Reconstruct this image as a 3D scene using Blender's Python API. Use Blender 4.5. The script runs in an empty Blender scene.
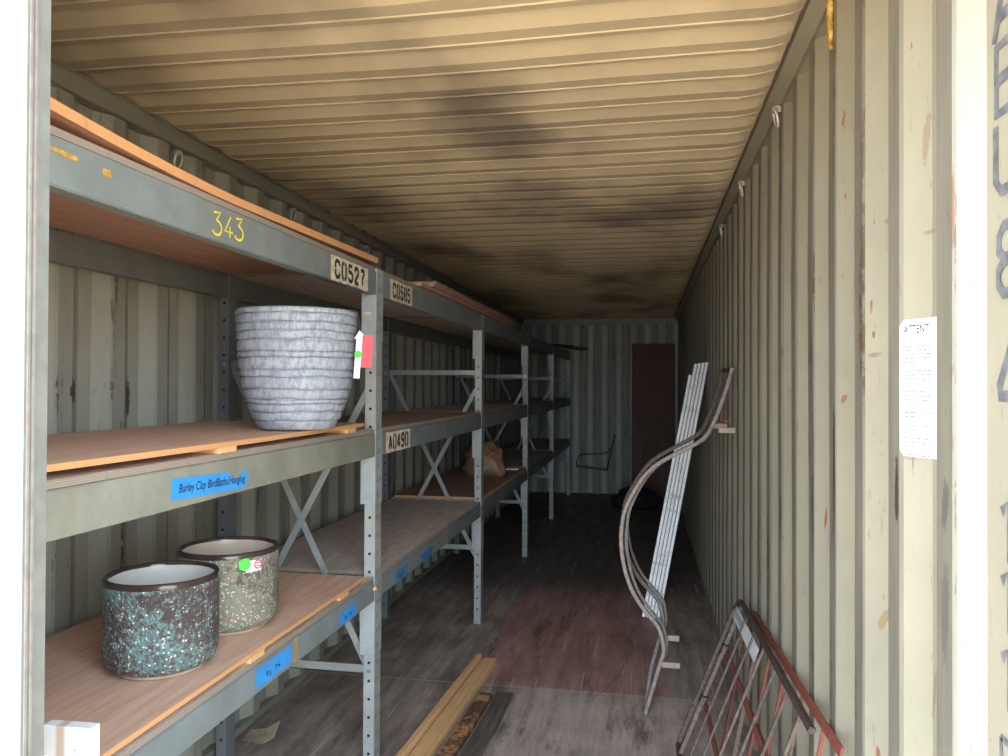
import bpy, bmesh, math, random
from mathutils import Vector, Matrix, noise
random.seed(7)
SC = bpy.context.scene
COL = SC.collection
PI = math.pi

# ------------------------------------------------------------------ camera
F, YAW, PIT, ROL, CAMZ = 775.12, .1805, .0093, -.0044, 1.65
fw = Vector((-math.sin(YAW)*math.cos(PIT), math.cos(YAW)*math.cos(PIT), math.sin(PIT)))
rt = Vector((math.cos(YAW), math.sin(YAW), 0)); upv = rt.cross(fw)
cR = rt*math.cos(ROL)-upv*math.sin(ROL); cU = rt*math.sin(ROL)+upv*math.cos(ROL)
cd = bpy.data.cameras.new('camera'); cam = bpy.data.objects.new('camera', cd); COL.objects.link(cam)
cam.matrix_world = Matrix(((cR.x, cU.x, -fw.x, 0), (cR.y, cU.y, -fw.y, 0), (cR.z, cU.z, -fw.z, CAMZ), (0, 0, 0, 1)))
cd.sensor_width = 36; cd.lens = F/1008*36; cd.clip_start = .05; cd.clip_end = 200
SC.camera = cam

# ------------------------------------------------------------------ light
SC.view_settings.view_transform = 'Standard'; SC.view_settings.look = 'None'
SC.view_settings.gamma = 1; SC.view_settings.use_curve_mapping = False
SC.view_settings.exposure = 1.65
SC.cycles.max_bounces = 14; SC.cycles.diffuse_bounces = 12; SC.cycles.glossy_bounces = 4
SC.cycles.use_denoising = True; SC.cycles.sample_clamp_indirect = 6
W = bpy.data.worlds.new('world'); SC.world = W; W.use_nodes = True
wn = W.node_tree.nodes; wl = W.node_tree.links
bg = wn['Background']; tc = wn.new('ShaderNodeTexCoord'); sx = wn.new('ShaderNodeSeparateXYZ'); cr = wn.new('ShaderNodeValToRGB')
wl.new(tc.outputs['Generated'], sx.inputs[0]); wl.new(sx.outputs['Z'], cr.inputs[0]); wl.new(cr.outputs[0], bg.inputs[0])
cr.color_ramp.elements[0].color = (.77, .89, 1, 1); cr.color_ramp.elements[1].color = (.35, .45, .6, 1)
bg.inputs[1].default_value = 4.6
sd = bpy.data.lights.new('sun', 'SUN'); sd.energy = 8.0; sd.angle = .02; sd.color = (1, .93, .82)
sun = bpy.data.objects.new('sun', sd); COL.objects.link(sun)
sun.rotation_euler = Vector((.55, -.25, -.8)).to_track_quat('-Z', 'Y').to_euler()
pd = bpy.data.lights.new('doorway_portal', 'AREA'); pd.shape = 'RECTANGLE'; pd.size = 1.29; pd.size_y = 2.6
po = bpy.data.objects.new('doorway_portal', pd); COL.objects.link(po)
po.location = (-.17, .89, 1.3); po.rotation_euler = (PI/2, 0, 0); pd.cycles.is_portal = True

# ------------------------------------------------------------------ material helpers
class NT:
    def __init__(s, name):
        s.m = bpy.data.materials.new(name); s.m.use_nodes = True
        s.t = s.m.node_tree; s.b = s.t.nodes['Principled BSDF']
        g = s.t.nodes.new('ShaderNodeNewGeometry'); s.pos = g.outputs['Position']
        s.obj = s.t.nodes.new('ShaderNodeTexCoord').outputs['Object']
    def link(s, a, b): s.t.links.new(a, b)
    def put(s, sock, v):
        if isinstance(v, bpy.types.NodeSocket): s.link(v, sock)
        elif isinstance(v, (tuple, list)): sock.default_value = (*v, 1) if len(v) == 3 and sock.type == 'RGBA' else v
        else: sock.default_value = v
    def mapv(s, v, scale=(1, 1, 1), loc=(0, 0, 0), rot=(0, 0, 0)):
        n = s.t.nodes.new('ShaderNodeMapping'); s.link(v, n.inputs[0])
        n.inputs['Scale'].default_value = scale; n.inputs['Location'].default_value = loc; n.inputs['Rotation'].default_value = rot
        return n.outputs[0]
    def noise(s, v, scale, detail=3, rough=.6, stretch=None, loc=(0, 0, 0)):
        if stretch: v = s.mapv(v, stretch, loc)
        n = s.t.nodes.new('ShaderNodeTexNoise'); s.link(v, n.inputs['Vector'])
        n.inputs['Scale'].default_value = scale; n.inputs['Detail'].default_value = detail; n.inputs['Roughness'].default_value = rough
        return n.outputs['Fac']
    def voro(s, v, scale, feature='F1', out='Distance'):
        n = s.t.nodes.new('ShaderNodeTexVoronoi'); n.feature = feature; s.link(v, n.inputs['Vector']); n.inputs['Scale'].default_value = scale
        return n.outputs[out]
    def ramp(s, f, a, b, ca=0., cb=1.):
        n = s.t.nodes.new('ShaderNodeMapRange'); n.interpolation_type = 'SMOOTHSTEP'
        s.put(n.inputs['Value'], f)
        n.inputs['From Min'].default_value = a; n.inputs['From Max'].default_value = b
        n.inputs['To Min'].default_value = ca; n.inputs['To Max'].default_value = cb
        return n.outputs[0]
    def math(s, op, a, b=0., c=None):
        n = s.t.nodes.new('ShaderNodeMath'); n.operation = op
        s.put(n.inputs[0], a); s.put(n.inputs[1], b)
        if c is not None: s.put(n.inputs[2], c)
        return n.outputs[0]
    def mix(s, f, a, b):
        n = s.t.nodes.new('ShaderNodeMix'); n.data_type = 'RGBA'
        s.put(n.inputs[0], f); s.put(n.inputs[6], a); s.put(n.inputs[7], b)
        return n.outputs[2]
    def xyz(s, v):
        n = s.t.nodes.new('ShaderNodeSeparateXYZ'); s.link(v, n.inputs[0]); return n.outputs
    def bump(s, h, strength=.3, dist=.01):
        n = s.t.nodes.new('ShaderNodeBump'); n.inputs['Strength'].default_value = strength; n.inputs['Distance'].default_value = dist
        s.link(h, n.inputs['Height']); s.link(n.outputs[0], s.b.inputs['Normal'])
    def done(s, color, rough=.6, metal=0.):
        s.put(s.b.inputs['Base Color'], color); s.put(s.b.inputs['Roughness'], rough); s.put(s.b.inputs['Metallic'], metal)
        return s.m

def flat(name, c, rough=.6, metal=0., var=.15, scale=12, bump=0):
    n = NT(name); f = n.noise(n.obj, scale, 4)
    d = tuple(x*(1-var) for x in c); l = tuple(min(1, x*(1+var)) for x in c)
    if bump: n.bump(n.noise(n.obj, scale*4, 4), bump, .004)
    return n.done(n.mix(n.ramp(f, .3, .7), d, l), rough, metal)

PAINT = (.285, .264, .197)
def container_paint(name, plane=None, spots=(), soot=False, base=PAINT, rough=.55, grime_shade=1.):
    n = NT(name); p = n.pos
    big = n.noise(p, 1.3, 4); fine = n.noise(p, 9, 5, .7)
    c = n.mix(n.ramp(big, .3, .75), tuple(x*.9 for x in base), tuple(min(1, x*1.08) for x in base))
    c = n.mix(n.ramp(fine, .5, .85, 0, .35), c, (.36, .33, .25))
    xs = n.xyz(p)
    if soot:
        a = n.noise(p, 1.0, 3.5, .55, (1.3, .75, 1), (.3, .9, 0))
        c = n.mix(n.ramp(a, .44, .74, 0, .9), c, (.115, .09, .08))
        r = n.noise(p, 14, 6, .75)
        c = n.mix(n.ramp(r, .73, .77), c, (.28, .10, .03))
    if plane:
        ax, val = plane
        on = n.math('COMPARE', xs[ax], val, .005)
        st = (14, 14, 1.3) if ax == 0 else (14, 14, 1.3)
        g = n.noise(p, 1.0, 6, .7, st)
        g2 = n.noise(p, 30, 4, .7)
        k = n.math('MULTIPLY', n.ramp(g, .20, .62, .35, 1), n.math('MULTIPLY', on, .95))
        c = n.mix(n.math('MULTIPLY', k, .8*grime_shade), c, (.12, .112, .092))  # raised flats greyed: scuff dirt plus shading put into the colour
        k2 = n.math('MULTIPLY', on, n.math('MULTIPLY', n.ramp(g, .56, .62), n.ramp(g2, .42, .55)))
        c = n.mix(k2, c, (.09, .055, .035))
        # scratches and rust flecks all over
        s1 = n.noise(n.mapv(p, (9, 9, 2.2), rot=(.5, 0, 0)), 4, 6, .75)
        c = n.mix(n.ramp(s1, .61, .66, 0, .55), c, (.19, .155, .115))
        s4 = n.noise(n.mapv(p, (6, 30, 2.5), rot=(.35, 0, 0)), 5, 4, .7); c = n.mix(n.ramp(s4, .655, .68, 0, .7), c, (.13, .10, .075))
        s5 = n.noise(p, 2.2, 5, .7, (1, 1, .5)); c = n.mix(n.ramp(s5, .45, .7, 0, .35), c, (.20, .19, .15))
        s2 = n.noise(p, 22, 3, .6, (1, 1, .35))
        c = n.mix(n.ramp(s2, .70, .73, 0, .9), c, (.20, .08, .035))
    for (y, z, wy, wz, tilt, col) in spots:
        dy = n.math('SUBTRACT', xs[1], y); dz = n.math('SUBTRACT', xs[2], z)
        dy = n.math('ADD', dy, n.math('MULTIPLY', dz, tilt))
        e = n.math('ADD', n.math('POWER', n.math('ABSOLUTE', n.math('DIVIDE', dy, wy)), 2.), n.math('POWER', n.math('ABSOLUTE', n.math('DIVIDE', dz, wz)), 2.))
        e = n.math('ADD', e, n.math('MULTIPLY', n.math('SUBTRACT', n.noise(p, 60, 3), .5), 2.2))
        c = n.mix(n.ramp(e, .5, 1., .95, 0), c, col)
    n.bump(n.math('ADD', n.noise(p, 5, 3), n.math('MULTIPLY', fine, .3)), .12, .01)
    return n.done(c, rough)

RUST = (.22, .06, .015); BROWN = (.09, .025, .012); ORANGE = (.42, .17, .03); DARK = (.05, .04, .03)
M = {}
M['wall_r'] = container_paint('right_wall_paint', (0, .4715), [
    (1.735, 1.375, .007, .030, .25, BROWN), (1.715, 1.40, .004, .035, -.45, BROWN), (2.62, 1.02, .008, .10, .10, ORANGE), (2.25, 1.40, .006, .016, .3, BROWN),
    (2.30, 1.28, .005, .03, .1, RUST),  (1.316, 1.93, .0015, .07, 0, (.16, .06, .03)), (2.06, 1.62, .01, .012, .4, (.2, .12, .06)), (1.80, 1.72, .02, .006, .8, (.22, .17, .12)), (1.78, 1.15, .012, .03, .5, (.24, .18, .1)), (1.5, 1.1, .006, .05, .2, (.2, .16, .11)), (1.76, 2.0, .015, .01, -.6, (.2, .17, .12)), (2.0, 2.25, .012, .05, .2, (.2, .15, .09)), (1.52, 2.1, .008, .06, .1, (.22, .18, .13)), (1.51, 1.93, .02, .004, .5, (.2, .16, .11)),
    (2.02, 1.92, .008, .03, .2, RUST), (2.17, 1.99, .008, .03, 0, ORANGE), (2.28, 2.02, .008, .03, 0, RUST), (2.17, 2.45, .006, .16, .05, DARK),
    (1.59, 1.45, .012, .08, 0, DARK), (2.36, 1.3, .012, .13, 0, DARK), (2.1, 1.45, .012, .18, 0, DARK), (2.13, 1.22, .01, .05, 0, (.12, .16, .15)),
    (1.347, 1.46, .016, .05, .1, (.11,.10,.08)), (1.545, 1.60, .012, .004, 1.2, BROWN), (1.347, 1.29, .018, .09, .05, (.12,.11,.09)), (2.87, 1.2, .014, .1, 0, DARK)])
M['wall_l'] = container_paint('left_wall_paint', (0, -1.8785), [(2.3, 1.62, .03, .05, 0, DARK), (2.6, 1.6, .03, .08, 0, DARK)], base=(.36, .352, .285), grime_shade=.3)
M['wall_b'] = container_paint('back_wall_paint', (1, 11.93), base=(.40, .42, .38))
M['ceil'] = container_paint('ceiling_paint', None, soot=True, base=(.56, .475, .325), rough=.5)  # wall paint again, warm tint of ground bounce put into the colour
M['rail'] = container_paint('rail_paint', None, base=(.27, .265, .22))
M['door'] = container_paint('door_paint', None, base=(.20, .205, .16))
M['gasket'] = flat('door_gasket_rubber', (.15, .148, .13), .8, scale=40)
M['door_edge'] = flat('dimmed_door_edge', (.125, .125, .11), .7, var=.12, scale=30)  # this side of the door coloured darker for its weaker light
M['gasket_dark'] = flat('gasket_gap', (.12, .08, .06), .9)

def floor_mat():
    n = NT('worn_plywood_floor'); p = n.pos; xs0 = n.xyz(p)
    wob = n.math('MULTIPLY', n.math('SUBTRACT', n.noise(p, 3.5, 5, .7), .5), .30)
    xs = [n.math('ADD', xs0[0], wob), n.math('ADD', xs0[1], n.math('MULTIPLY', wob, .35))]
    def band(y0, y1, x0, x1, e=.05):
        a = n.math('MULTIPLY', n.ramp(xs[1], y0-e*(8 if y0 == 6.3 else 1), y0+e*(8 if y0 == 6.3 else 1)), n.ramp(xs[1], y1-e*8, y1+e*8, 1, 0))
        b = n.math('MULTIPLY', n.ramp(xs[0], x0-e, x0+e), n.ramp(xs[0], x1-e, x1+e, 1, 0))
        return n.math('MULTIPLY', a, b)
    mott = n.math('ADD', n.math('MULTIPLY', n.noise(n.mapv(p, (4.5, .5, 1), rot=(0, 0, .25)), 3, 6, .75), .6), n.math('MULTIPLY', n.noise(p, 1.7, 6, .7), .4))
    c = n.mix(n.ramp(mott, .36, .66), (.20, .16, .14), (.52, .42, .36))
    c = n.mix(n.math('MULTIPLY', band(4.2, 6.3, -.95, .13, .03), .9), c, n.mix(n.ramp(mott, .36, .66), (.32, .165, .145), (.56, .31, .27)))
    c = n.mix(n.math('MULTIPLY', band(6.3, 13, -2, .6), .75), c, (.085, .068, .064))  # far floor coloured darker so less light bounces at the deep end
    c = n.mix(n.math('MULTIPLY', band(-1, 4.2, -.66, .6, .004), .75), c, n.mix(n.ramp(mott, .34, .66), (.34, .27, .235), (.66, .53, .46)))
    dust = n.noise(p, 2.4, 7, .8, (1.8, .4, 1), (2, 7, 0)); c = n.mix(n.ramp(dust, .52, .76, 0, .42), c, (.42, .37, .33))
    dk = n.noise(n.mapv(p, (2.4, .42, 1), (4, 2, 0), (0, 0, -.3)), 2.1, 7, .8); c = n.mix(n.ramp(dk, .52, .66, 0, .75), c, (.085, .064, .058))
    for r, sc, th, st in ((.12, 34, .665, .02), (-.30, 42, .69, .03), (.42, 40, .685, .022), (1.4, 30, .70, .03), (.05, 90, .70, .012)):
        sc_ = n.noise(n.mapv(p, (1, st, 1), loc=(r, r*3, 0), rot=(0, 0, r)), sc, 2, .5)
        c = n.mix(n.math('MULTIPLY', n.ramp(sc_, th-.015, th+.012, 0, .65), n.ramp(n.noise(p, 2.6, 3, .6, (1, 1, 1), (r*5, 1, 0)), .40, .62)), c, (.60, .52, .46))
    sp = n.voro(p, 7); c = n.mix(n.ramp(sp, .035, .055, .85, 0), c, (.55, .50, .44))
    for y in (1.8, 4.2, 6.3, 8.6, 10.6):
        d = n.math('ABSOLUTE', n.math('SUBTRACT', n.math('ADD', xs0[1], n.math('MULTIPLY', wob, .03)), y)); c = n.mix(n.ramp(d, .002, .010, .75, 0), c, (.62, .50, .42) if y == 4.2 else (.06, .05, .046))
    n.bump(n.noise(p, 40, 4, .7, (1, .2, 1)), .25, .004)
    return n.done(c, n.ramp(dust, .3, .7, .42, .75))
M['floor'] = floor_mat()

def rack_mat(name, c, rust=.5):
    n = NT(name); p = n.pos
    f = n.noise(p, 5, 5, .7); g = n.noise(p, 26, 5, .75); d = n.noise(p, 1.0, 5, .7, (8, 8, 3))
    o = n.mix(n.ramp(f, .3, .75), tuple(x*.85 for x in c), tuple(x*1.15 for x in c))
    o = n.mix(n.ramp(d, .5, .72, 0, .45), o, (.22, .18, .13))
    o = n.mix(n.ramp(g, .70, .75, 0, rust), o, (.13, .07, .04))
    n.bump(g, .1, .003)
    return n.done(o, .5, .0)
M['beam'] = rack_mat('grey_blue_beam_paint', (.195, .225, .225), .8)
M['beam_green'] = rack_mat('grey_green_beam_paint', (.245, .25, .205), .7)
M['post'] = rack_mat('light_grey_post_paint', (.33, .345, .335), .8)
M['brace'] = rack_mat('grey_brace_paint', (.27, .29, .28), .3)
M['dark_beam'] = rack_mat('dark_rear_rack_steel', (.17, .185, .185), .6)  # darker tone for the rear posts and rear beams
M['slot'] = flat('rusty_slot', (.10, .065, .045), .9)
M['connector'] = rack_mat('pale_blue_grey_connector_paint', (.335, .37, .375), .7)
M['hole'] = flat('bolt_hole', (.008, .008, .009), .9)
M['bolt'] = flat('zinc_bolt', (.45, .45, .43), .4, .8)

def ply_face(name, a, b, st=(3, 22, 3)):
    n = NT(name); p = n.obj
    g = n.noise(p, 1.6, 6, .65, st); k = n.noise(p, 7, 4, .6)
    c = n.mix(n.ramp(g, .3, .72), a, b)
    c = n.mix(n.ramp(k, .6, .85, 0, .5), c, tuple(x*.55 for x in a))
    s = n.noise(n.mapv(p, (1, .06, 1), rot=(0, 0, .5)), 22, 3); c = n.mix(n.ramp(s, .71, .75, 0, .5), c, (.6, .48, .36))
    kn = n.voro(n.mapv(p, (2.2, 5, 2)), 1.); c = n.mix(n.ramp(kn, .03, .07, .6, 0), c, (.08, .04, .03))
    n.bump(g, .12, .004)
    return n.done(c, .62)
def ply_edge(name, a, b):
    n = NT(name); z = n.xyz(n.obj)[2]
    s = n.ramp(n.math('SINE', n.math('MULTIPLY', z, 1300.)), -.4, .4)
    k = n.noise(n.obj, 20, 4, .7, (1, 1, .3))
    c = n.mix(n.math('MULTIPLY', s, .6), a, b); c = n.mix(n.ramp(k, .55, .75, 0, .6), c, tuple(x*.45 for x in a))
    return n.done(c, .7)
M['ply'] = ply_face('plywood_face', (.56, .34, .235), (.72, .48, .35), (22, 2.2, 3))
M['ply_edge'] = ply_edge('plywood_edge', (.66, .33, .14), (.46, .22, .09))
M['ply_under'] = ply_face('reddish_plywood', (.36, .19, .135), (.50, .28, .195), (22, 2.2, 3))
M['ply_old'] = ply_face('old_brown_plywood', (.32, .20, .15), (.46, .30, .225), (22, 2.2, 3))
M['deck'] = ply_face('grey_brown_deck_board', (.50, .41, .355), (.72, .61, .535), (14, 3, 3))
M['deck_edge'] = ply_edge('grey_deck_edge', (.30, .25, .20), (.18, .15, .13))
M['block'] = ply_face('new_wood_block', (.62, .36, .16), (.72, .45, .22), (3, 20, 3))
M['plank'] = ply_face('new_pine_plank', (.68, .39, .17), (.85, .55, .28), (30, 1.2, 20))
M['plank_dark'] = ply_face('old_dark_plank', (.06, .046, .04), (.19, .15, .13), (30, 1.6, 20))
def rotten():
    n = NT('weathered_orange_plank'); g = n.noise(n.obj, 1, 6, .7, (22, 5, 20)); b = n.noise(n.obj, 9, 5, .7)
    c = n.mix(n.ramp(g, .3, .7), (.07, .04, .03), (.2, .10, .05)); c = n.mix(n.ramp(b, .5, .6), c, (.55, .27, .11)); return n.done(c, .8)
M['plank_rot'] = rotten()
M['tape'] = flat('blue_masking_tape', (.035, .27, .66), .7, var=.08)
M['tape_dark'] = flat('darker_blue_tape', (.04, .17, .40), .7, var=.15)  # darker blue for the tapes on the second bay
M['smear'] = flat('orange_paint_smear', (.48, .28, .06), .6, var=.3, scale=60)
M['ink'] = flat('black_ink', (.012, .012, .02), .7)
M['yellow'] = flat('yellow_paint_marker', (.95, .72, .02), .5, var=.1)
M['cream'] = flat('cream_stencil_patch', (.66, .60, .47), .6, var=.2, scale=25)
M['stencil'] = flat('black_stencil_paint', (.018, .016, .015), .6)
M['code'] = flat('grey_stencil_paint', (.11, .115, .125), .6, var=.35, scale=40)
M['paper'] = flat('white_paper', (.82, .82, .84), .6, var=.04)
M['print'] = flat('grey_print', (.20, .20, .25), .7)
M['print_bold'] = flat('purple_black_print', (.07, .05, .11), .7)
M['tag_red'] = flat('red_tag_card', (.75, .09, .12), .6, var=.06)
M['green'] = flat('green_dot_sticker', (.06, .75, .05), .5, var=.03)
M['redink'] = flat('red_sticker_print', (.62, .03, .07), .5)
M['string'] = flat('brown_string', (.07, .04, .035), .8)
M['brown_tape'] = flat('brown_packing_tape', (.34, .25, .15), .5)
M['black'] = flat('black_fabric', (.008, .010, .014), .85, bump=.3)
M['black_metal'] = flat('black_metal', (.015, .016, .02), .45, .3)
M['red_panel'] = ply_face('dark_red_panel', (.075, .028, .02), (.11, .045, .03), (8, 8, 1.2))
M['ring'] = flat('painted_lashing_ring', (.42, .40, .33), .45)
M['ring_shine'] = flat('worn_bright_ring_steel', (.62, .60, .54), .35, .5)

def iron(name, a, b, rust=(.16, .06, .03), lo=.52, metal=.35, rough=.5):
    n = NT(name); f = n.noise(n.pos, 18, 5, .7); g = n.noise(n.pos, 60, 4, .7)
    c = n.mix(n.ramp(f, lo, lo+.14), n.mix(n.ramp(g, .35, .65), a, b), rust)
    n.bump(g, .35, .002); return n.done(c, rough, metal)
M['iron'] = iron('wrought_iron', (.075, .063, .055), (.15, .125, .105), (.10, .07, .05), .6, .2)
M['iron_light'] = iron('worn_bare_iron', (.16, .128, .105), (.27, .21, .175), (.09, .065, .05), .56, .2)
M['tab'] = flat('bare_wood_tab', (.34, .285, .22), .65)
M['rust_dark'] = iron('dark_rusty_iron', (.06, .045, .04), (.14, .10, .08), (.20, .075, .045), .55)
M['rust_pale'] = iron('pale_rusty_iron', (.11, .075, .055), (.19, .13, .095), (.19, .09, .055), .58)
M['rust_red'] = iron('red_rusted_iron', (.19, .045, .03), (.26, .07, .042), (.12, .055, .038), .6, .1, .7)
M['label_strip'] = flat('silver_label_strip', (.78, .79, .82), .4, var=.06)
def channel():
    n = NT('scuffed_white_channel'); g = n.noise(n.obj, 1, 6, .75, (30, 30, 9)); k = n.noise(n.obj, 40, 4, .7)
    c = n.mix(n.ramp(g, .54, .64), (.88, .88, .88), (.42, .41, .40)); c = n.mix(n.ramp(k, .66, .72), c, (.1, .09, .08)); return n.done(c, .45, .15)
M['channel'] = channel()
M['orange_strap'] = flat('orange_strap', (.62, .20, .04), .7)
M['strap_brown'] = flat('brown_strap', (.20, .08, .04), .7)
def foam():
    n = NT('amber_foam'); f = n.noise(n.pos, 40, 4); c = n.mix(n.ramp(f, .4, .6), (.30, .17, .03), (.62, .42, .10)); n.bump(f, .5, .01); return n.done(c, .3)
M['foam'] = foam()
def peeling():
    n = NT('peeling_white_paint'); f = n.noise(n.obj, 1, 6, .75, (20, 20, 5)); k = n.noise(n.obj, 45, 5, .7); x = n.xyz(n.obj)[0]
    c = n.mix(n.ramp(f, .62, .7), (.56, .55, .53), (.33, .26, .20)); c = n.mix(n.ramp(k, .64, .70), c, (.33, .27, .21))
    d = n.math('ABSOLUTE', n.math('SUBTRACT', x, -.012)); c = n.mix(n.ramp(d, .004, .011, .75, 0), c, (.40, .25, .15))
    return n.done(c, .7)
M['peel'] = peeling()
M['stick'] = flat('bare_tan_stick', (.62, .48, .32), .7)
M['card'] = flat('tan_cardboard', (.42, .34, .24), .8)
M['ground'] = flat('sunlit_concrete_ground', (.54, .40, .25), .9, var=.1, scale=3)

def pot_grey():
    n = NT('frosted_blue_grey_glaze'); p = n.obj; a = n.noise(p, 1, 5, .7, (75, 75, 30)); b = n.noise(p, 5, 3)
    c = n.mix(n.ramp(a, .36, .62), (.20, .22, .265), (.36, .385, .43)); c = n.mix(n.ramp(b, .35, .7, 0, .3), c, (.24, .265, .32))
    n.bump(a, .45, .004); return n.done(c, .6)
M['pot_grey'] = pot_grey()
def pot_speck(name, base, p1, p2, amt, cream):
    n = NT(name); p = n.obj
    v = n.noise(p, 75, 5, .75); w = n.noise(p, 8, 4, .6); vz = n.voro(p, 150); vc = n.voro(p, 150, 'F1', 'Color')
    cs = n.xyz(vc)
    c = n.mix(n.ramp(w, .35, .65, 0, .8), base, tuple(x*1.9 for x in base))
    k = n.math('MULTIPLY', n.ramp(n.math('ADD', v, n.math('MULTIPLY', w, .55)), .80-amt, .88-amt), .9)
    c = n.mix(k, c, n.mix(cs[0], p1, p2))
    k3 = n.math('GREATER_THAN', cs[1], cream); k3 = n.math('MULTIPLY', k3, n.ramp(vz, .38, .5, 1, 0))
    c = n.mix(n.math('MULTIPLY', k3, n.ramp(w, .3, .55)), c, (.62, .62, .55))
    n.bump(n.math('ADD', v, n.math('MULTIPLY', vz, .6)), .9, .008)
    return n.done(c, .38)
M['pot_dark'] = pot_speck('dark_brown_turquoise_glaze', (.065, .047, .044), (.09, .21, .21), (.19, .30, .29), .04, .87)
M['pot_tan'] = pot_speck('speckled_tan_green_glaze', (.11, .09, .07), (.36, .23, .14), (.12, .24, .21), .11, .72)
M['rim_dark'] = flat('dark_glossy_rim_glaze', (.055, .035, .032), .15, var=.3)
M['inner_white'] = flat('white_inner_glaze', (.62, .60, .55), .35, var=.04)
M['inner_tan'] = flat('tan_inner_glaze', (.55, .46, .36), .35, var=.06)
M['foot_ring'] = flat('unglazed_clay', (.48, .36, .27), .8)
def sack():
    n = NT('tan_plastic_sack'); f = n.noise(n.obj, 7, 5, .7); c = n.mix(n.ramp(f, .4, .65), (.27, .20, .14), (.34, .14, .06)); n.bump(n.noise(n.obj, 22, 4), .6, .02); return n.done(c, .35)
M['sack'] = sack()

# ------------------------------------------------------------------ mesh builder
class MB:
    def __init__(s): s.v = []; s.f = []; s.m = []; s.smooth = []
    def add(s, vs, fs, mi=0, smooth=False):
        o = len(s.v); s.v += [tuple(x) for x in vs]
        for f in fs: s.f.append(tuple(i+o for i in f)); s.m.append(mi); s.smooth.append(smooth)
    def box(s, x0, x1, y0, y1, z0, z1, mi=0, mt=None):
        vs = [Vector(p) for p in ((x0, y0, z0), (x1, y0, z0), (x1, y1, z0), (x0, y1, z0), (x0, y0, z1), (x1, y0, z1), (x1, y1, z1), (x0, y1, z1))]
        if mt: vs = [mt @ v for v in vs]
        s.add(vs, [(3, 2, 1, 0), (4, 5, 6, 7), (0, 1, 5, 4), (1, 2, 6, 5), (2, 3, 7, 6), (3, 0, 4, 7)], mi)
    def sheet(s, x0, x1, y0, y1, z0, z1, face=0, edge=1, nx=1, ny=1, bend=None):
        # board with a face material above/below and an edge material round it
        g = {}
        vs = []; fs = []; ms = []
        for k, z in enumerate((z0, z1)):
            for j in range(ny+1):
                for i in range(nx+1):
                    x = x0+(x1-x0)*i/nx; y = y0+(y1-y0)*j/ny
                    g[k, j, i] = len(vs); vs.append((x, y, z+(bend(x, y) if bend else 0)))
        for j in range(ny):
            for i in range(nx):
                fs.append((g[1, j, i], g[1, j, i+1], g[1, j+1, i+1], g[1, j+1, i])); ms.append(face)
                fs.append((g[0, j+1, i], g[0, j+1, i+1], g[0, j, i+1], g[0, j, i])); ms.append(face)
        for j in range(ny):
            fs.append((g[0, j, nx], g[0, j+1, nx], g[1, j+1, nx], g[1, j, nx])); ms.append(edge)
            fs.append((g[0, j+1, 0], g[0, j, 0], g[1, j, 0], g[1, j+1, 0])); ms.append(edge)
        for i in range(nx):
            fs.append((g[0, 0, i], g[0, 0, i+1], g[1, 0, i+1], g[1, 0, i])); ms.append(edge)
            fs.append((g[0, ny, i+1], g[0, ny, i], g[1, ny, i], g[1, ny, i+1])); ms.append(edge)
        o = len(s.v); s.v += vs
        for f, m in zip(fs, ms): s.f.append(tuple(i+o for i in f)); s.m.append(m); s.smooth.append(False)
    def bar(s, a, b, w, t, side=Vector((0, 1, 0)), mi=0):
        # rectangular bar from a to b; w along 'side', t across
        a = Vector(a); b = Vector(b); d = (b-a).normalized(); sd_ = (Vector(side)-d*Vector(side).dot(d)).normalized(); n = d.cross(sd_)
        vs = []
        for p in (a, b):
            for (u, v) in ((-1, -1), (1, -1), (1, 1), (-1, 1)): vs.append(p+sd_*(u*w/2)+n*(v*t/2))
        s.add(vs, [(3, 2, 1, 0), (4, 5, 6, 7), (0, 1, 5, 4), (1, 2, 6, 5), (2, 3, 7, 6), (3, 0, 4, 7)], mi)
    def sweep(s, pts, sec, ref=Vector((0, 1, 0)), mi=0, smooth=False, closed=False):
        pts = [Vector(p) for p in pts]; n = len(pts); k = len(sec); vs = []
        for i, p in enumerate(pts):
            a = pts[(i-1) % n] if closed else pts[max(0, i-1)]; b = pts[(i+1) % n] if closed else pts[min(n-1, i+1)]
            d = (b-a).normalized(); u = (ref-d*ref.dot(d))
            u = u.normalized() if u.length > 1e-4 else d.orthogonal().normalized()
            v = d.cross(u)
            for (x, y) in sec: vs.append(p+u*x+v*y)
        fs = []
        for i in range(n if closed else n-1):
            for j in range(k):
                i2 = (i+1) % n
                fs.append((i*k+j, i2*k+j, i2*k+(j+1) % k, i*k+(j+1) % k))
        if not closed: fs += [tuple(range(k)), tuple(range((n-1)*k, n*k))[::-1]]
        s.add(vs, fs, mi, smooth)
    def tube(s, pts, r, n=8, mi=0, ref=Vector((0, 1, 0)), closed=False):
        s.sweep(pts, [(r*math.cos(2*PI*i/n), r*math.sin(2*PI*i/n)) for i in range(n)], ref, mi, True, closed)
    def disc(s, c, u, v, r, n=14, mi=0, h=0.):
        c = Vector(c); u = Vector(u); v = Vector(v)
        s.add([c+u*(r*math.cos(2*PI*i/n))+v*(r*math.sin(2*PI*i/n)) for i in range(n)], [tuple(range(n))], mi)
    def quad(s, a, b, c, d, mi=0): s.add([a, b, c, d], [(0, 1, 2, 3)], mi)
    def ribbon(s, pts, w, o, u, v, nrm, mi=0):
        # flat brush stroke in the plane (o,u,v), slightly proud along nrm
        P = [Vector((p[0], p[1])) for p in pts]
        vs = []
        for i, p in enumerate(P):
            d = (P[min(i+1, len(P)-1)]-P[max(0, i-1)]).normalized(); q = Vector((-d.y, d.x))*w/2
            for k in (p-q, p+q): vs.append(Vector(o)+Vector(u)*k.x+Vector(v)*k.y+Vector(nrm))
        s.add(vs, [(2*i, 2*i+2, 2*i+3, 2*i+1) for i in range(len(P)-1)], mi)
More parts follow.
